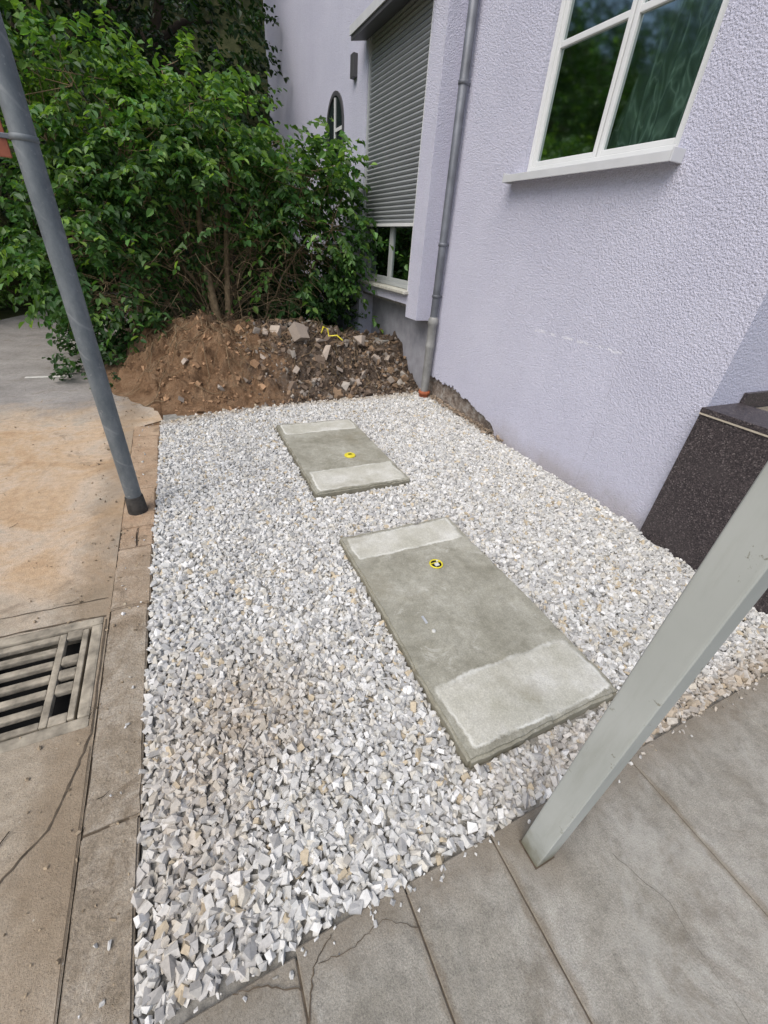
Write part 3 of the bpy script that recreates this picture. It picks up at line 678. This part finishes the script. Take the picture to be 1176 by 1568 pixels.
def lobes(ls,n,shell=.5,thr=-.12,fr=1.3):
    out=[];dirs=[];vol=np.array([l[3]*l[4]*l[5] for l in ls])**.75; cnt=(vol/vol.sum()*n*1.8).astype(int)
    for l,c in zip(ls,cnt):
        d=nrm(rng.normal(size=(c,3)));r=rng.uniform(shell**3,1,c)**(1/3)
        p=np.array(l[:3])+d*r[:,None]*np.array(l[3:6]); out.append(p);dirs.append(d)
    P=np.concatenate(out);D=np.concatenate(dirs)
    ok=np.array([noise.noise(Vector(p)*fr)+.35*noise.noise(Vector(p)*fr*2.7)>thr for p in P]);P,D=P[ok],D[ok]
    if len(P)>n: i=rng.permutation(len(P))[:n];P,D=P[i],D[i]
    return P,D
shrub=empty('large_shrub')
LB=[(.65,7.1,1.95,1.5,1.2,1.1),(-.75,6.95,1.35,.75,.9,.95),(1.95,6.55,1.85,.60,.75,.75),(-.5,7.3,2.45,.95,.9,.8),(.45,7.4,2.65,1.0,.9,.6),(1.75,6.9,1.3,.7,.7,.55),(-.5,6.6,.75,.6,.6,.55)]
P0,D0=lobes(LB,2450,.62,-.03,1.6)
ok=(P0[:,2]>.25)&(P0[:,0]<2.5); P0,D0=P0[ok],D0[ok]
op=~((P0[:,2]<1.28)&(P0[:,0]>-.2)&(P0[:,0]<1.5)&(P0[:,1]<7.8)); P0,D0=P0[op],D0[op]
D1=D0*np.array([1,1,.6])+rng.normal(0,.42,D0.shape)+np.array([0,-.15,.02])
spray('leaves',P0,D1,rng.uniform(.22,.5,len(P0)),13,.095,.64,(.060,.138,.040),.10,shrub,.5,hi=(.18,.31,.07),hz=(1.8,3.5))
m=230; th=rng.uniform(0,2*math.pi,m); l=np.array(LB)[rng.integers(0,6,m)]
d=nrm(np.column_stack([np.cos(th),-np.abs(np.sin(th))*.8,rng.uniform(-.4,.9,m)])); Pp=l[:,:3]+d*l[:,3:6]*1.0
ok=(Pp[:,0]<2.3)&~((Pp[:,2]<1.0)&(Pp[:,0]>-.25)); Pp,d=Pp[ok],d[ok]
spray('outer_shoots',Pp,d+rng.normal(0,.2,d.shape),rng.uniform(.35,.75,len(Pp)),10,.10,.64,(.09,.185,.045),.10,shrub,.6,hi=(.2,.33,.07))
tb=Tubes(); base=Vector((.55,6.75,.22)); sub=[]
for i in range(34):
    l=LB[random.choice([0,0,1,2,3,4,5,6,0])]
    tgt=Vector((l[0]+random.uniform(-.7,.7)*l[3],l[1]+random.uniform(-.7,.6)*l[4],l[2]+random.uniform(-.3,.8)*l[5]))
    b=base+Vector((random.uniform(-.45,.45),random.uniform(-.3,.3),-.05))
    mid=b.lerp(tgt,.45)+Vector((random.uniform(-.3,.3),random.uniform(-.2,.15),.35))
    pts=[];r0=random.uniform(.007,.022)
    for t in np.linspace(0,1,14):
        pts.append(b*(1-t)**2+mid*2*t*(1-t)+tgt*t*t+Vector((random.gauss(0,.022),random.gauss(0,.022),random.gauss(0,.018))))
    tb.add(pts,[r0*(1-.8*t) for t in np.linspace(0,1,14)],7)
    sub+=pts[4:]
tb.add([(.50,6.36,.15),(.49,6.36,.7),(.44,6.62,1.3),(.5,6.9,2.2)],[.068,.056,.042,.02],10)
tb.add([(.60,6.40,.15),(.66,6.44,.8),(.78,6.8,1.6),(.95,7.0,2.4)],[.048,.040,.030,.015],10)
idx=rng.permutation(len(P0))[:650]
for i in idx:
    p=Vector(P0[i]);q=min(random.sample(sub,40),key=lambda s:(s-p).length)
    if (q-p).length>1.5: continue
    m_=(p+q)/2+Vector((random.gauss(0,.05),random.gauss(0,.05),random.uniform(-.08,.05)))
    tb.add([q,m_,p],[.006,.0045,.0025],4)
for _ in range(420):
    b=Vector((random.uniform(-.8,1.7),random.uniform(6.1,7.1),random.uniform(.6,1.7)));a=random.uniform(0,6.3);L=random.uniform(.3,.9)
    e=b+Vector((math.cos(a)*L*.7,math.sin(a)*L*.5-.1,-L*random.uniform(-.1,.8)));e.z=max(e.z,.2)
    tb.add([b,b.lerp(e,.35)+Vector((random.gauss(0,.05),random.gauss(0,.05),.07)),b.lerp(e,.7)+Vector((random.gauss(0,.05),random.gauss(0,.05),.05)),e],[.004,.0035,.003,.0018],4)
tb.make('stems',MAT_BARK,shrub)
iv=empty('ivy_groundcover')
LV=[(2.1,6.7,.65,.55,.5,.35),(1.7,7.3,.6,.7,.5,.4),(-.95,6.2,.15,.45,.45,.18),(-1.0,7.4,.25,.4,.8,.3),(-.75,5.8,.1,.3,.3,.12),(2.2,7.8,1.2,.4,.8,.7)]
P0,D0=lobes(LV,850,.5,-.3); P0[:,2]=np.maximum(P0[:,2],.03)
spray('ivy_leaves',P0,D0+np.array([0,0,.3]),rng.uniform(.12,.25,len(P0)),9,.06,.8,(.035,.08,.026),.12,iv)
bt=empty('background_trees')
LT=[(.9,11.0,4.2,1.3,1.4,2.2),(-3.0,13.5,2.8,2.5,1.2,2.4),(-.3,12.8,2.2,2.0,1.0,2.0),(1.4,13.2,2.5,1.2,1.0,2.5),(.3,12.0,6.6,2.2,1.5,1.5),(-7.5,14,5,3,2,4),(-.8,10.2,3.2,1.6,.8,1.6),(.6,9.6,4.2,1.1,.6,.9)]
P0,D0=lobes(LT,2500,.6,-.25,.8); ok=(P0[:,0]<2.3)|(P0[:,1]>12.7); P0,D0=P0[ok],D0[ok]
spray('shade_tinted_leaves',P0,D0*np.array([1,1,.5])+rng.normal(0,.4,D0.shape),rng.uniform(.35,.7,len(P0)),12,.12,.6,(.014,.034,.011),.14,bt,.4)  # leaf colour darkened, deep tree shade painted into it
LT2=[(-2.0,9.6,4.0,1.6,1.0,1.6),(-4.5,11.0,4.2,2.0,1.3,2.2),(-6.5,10.0,3.6,1.8,1.8,2.4),(-3.0,9.6,5.8,3.0,1.4,1.2),(-1.5,7.6,3.75,1.0,.8,.6)]
P0,D0=lobes(LT2,1900,.6,-.05,1.1)
spray('tree_leaves',P0,D0*np.array([1,1,.5])+rng.normal(0,.4,D0.shape),rng.uniform(.35,.7,len(P0)),12,.12,.62,(.042,.10,.025),.14,bt,.5,hi=(.16,.29,.06))  # same leaves in a brighter tint, sunlight painted into the colour
tt=Tubes()
for (x,y,h,r) in [(-1.6,11.2,6,.16),(1.3,11.6,7,.18),(-4.4,12,6,.2),(-.4,13,6,.15),(-6.6,10.6,6,.18)]:
    pts=[(x+random.gauss(0,.06)*k,y+random.gauss(0,.06)*k,h*k/8-.1) for k in range(9)]
    tt.add(pts,[r*(1-.09*k) for k in range(9)],12)
    for _ in range(9):
        k=random.randint(3,7);a=random.uniform(0,6.28);L=random.uniform(.8,1.8);p=Vector(pts[k])
        tt.add([p,p+Vector((math.cos(a)*L*.5,math.sin(a)*L*.5,L*.35)),p+Vector((math.cos(a)*L,math.sin(a)*L,L*.5))],[r*.4,r*.28,r*.1],6)
tt.make('trunks',MAT_BARKD,bt)
hd=empty('hedge')
LH=[(-3.9,10.4,.6,.9,1.6,.7),(-3.6,12.6,.8,1.1,1.4,.9),(-5.6,9.2,.7,1.3,1.2,.8),(-1.0,15.5,1.0,2.5,.8,1.2)]
P0,D0=lobes(LH,1500,.6,-.4)
spray('hedge_leaves',P0,D0+np.array([0,0,.4]),rng.uniform(.2,.35,len(P0)),10,.09,.6,(.10,.20,.035),.14,hd,.2,hi=(.22,.36,.06))
vs=[];nu,nv=70,24
for j in range(nv):
    for i in range(nu):
        a=i/(nu-1); x=-22+40*a; t=j/(nv-1); yb=15.5+3*math.sin(a*9)*.3+t*5.0
        vs.append((x,yb+noise.noise(Vector((x*.4,t*5,1)))*1.2,-.1+t*10+noise.noise(Vector((x*.5,t*4,7)))*.8))
fs=[(j*nu+i,j*nu+i+1,(j+1)*nu+i+1,(j+1)*nu+i) for j in range(nv-1) for i in range(nu-1)]
hill=mesh_py('wooded_bank',vs,fs,MAT_GROUND,None,True)
va=np.array(vs);k=rng.integers(0,len(va),2200);P0=va[k]+rng.normal(0,.4,(2200,3))-np.array([0,.3,0])
spray('bank_leaves',P0,rng.normal(0,1,P0.shape)+np.array([0,-.6,.2]),rng.uniform(.4,.8,len(P0)),10,.2,.6,(.016,.04,.012),.14,hill,.4)
vs=[];nu=40
for j in range(nv):
    for i in range(nu):
        a=i/(nu-1); y=4+14*a;t=j/(nv-1); vs.append((-9-t*3.5+noise.noise(Vector((y*.4,t*5,3))),y,-.1+t*8))
left=mesh_py('wooded_bank_side',vs,[(j*nu+i,j*nu+i+1,(j+1)*nu+i+1,(j+1)*nu+i) for j in range(nv-1) for i in range(nu-1)],MAT_GROUND,None,True)
va=np.array(vs);k=rng.integers(0,len(va),900);P0=va[k]+rng.normal(0,.4,(900,3))
spray('bank_leaves_side',P0,rng.normal(0,1,P0.shape)+np.array([.6,0,.2]),rng.uniform(.4,.8,len(P0)),10,.2,.6,(.022,.055,.015),.14,left,.4)

# ---------------------------------------------------------------- light, sky, camera
world=bpy.data.worlds.new('World');scene.world=world;world.use_nodes=True
nt=world.node_tree;bg=nt.nodes['Background'];sky=nt.nodes.new('ShaderNodeTexSky');sky.sky_type='NISHITA';sky.sun_disc=False
el,az=rad(56),rad(238)
sky.sun_elevation=el;sky.sun_rotation=az;sky.air_density=1.0;sky.dust_density=3.0;sky.ozone_density=1.0
nt.links.new(sky.outputs[0],bg.inputs[0]);bg.inputs[1].default_value=.15
sd=bpy.data.lights.new('sun','SUN');sd.energy=2.3;sd.angle=rad(55);sd.color=(1,.965,.915)
so=link(bpy.data.objects.new('sun',sd))
dirv=Vector((math.sin(az)*math.cos(el),math.cos(az)*math.cos(el),math.sin(el)))
so.rotation_euler=dirv.to_track_quat('Z','Y').to_euler();so.location=dirv*20
cam=bpy.data.cameras.new('camera');co=link(bpy.data.objects.new('camera',cam));scene.camera=co
cam.sensor_fit='VERTICAL';cam.sensor_height=24;cam.sensor_width=18;cam.lens=622.57/1568*24;cam.clip_start=.02;cam.clip_end=500
co.matrix_world=Matrix.Translation((0,0,1.6))@Matrix.Rotation(rad(-27.08),4,'Z')@Matrix.Rotation(math.pi/2-rad(32.99),4,'X')@Matrix.Rotation(rad(4.98),4,'Z')
scene.view_settings.view_transform='Standard';scene.view_settings.look='None';scene.view_settings.exposure=0
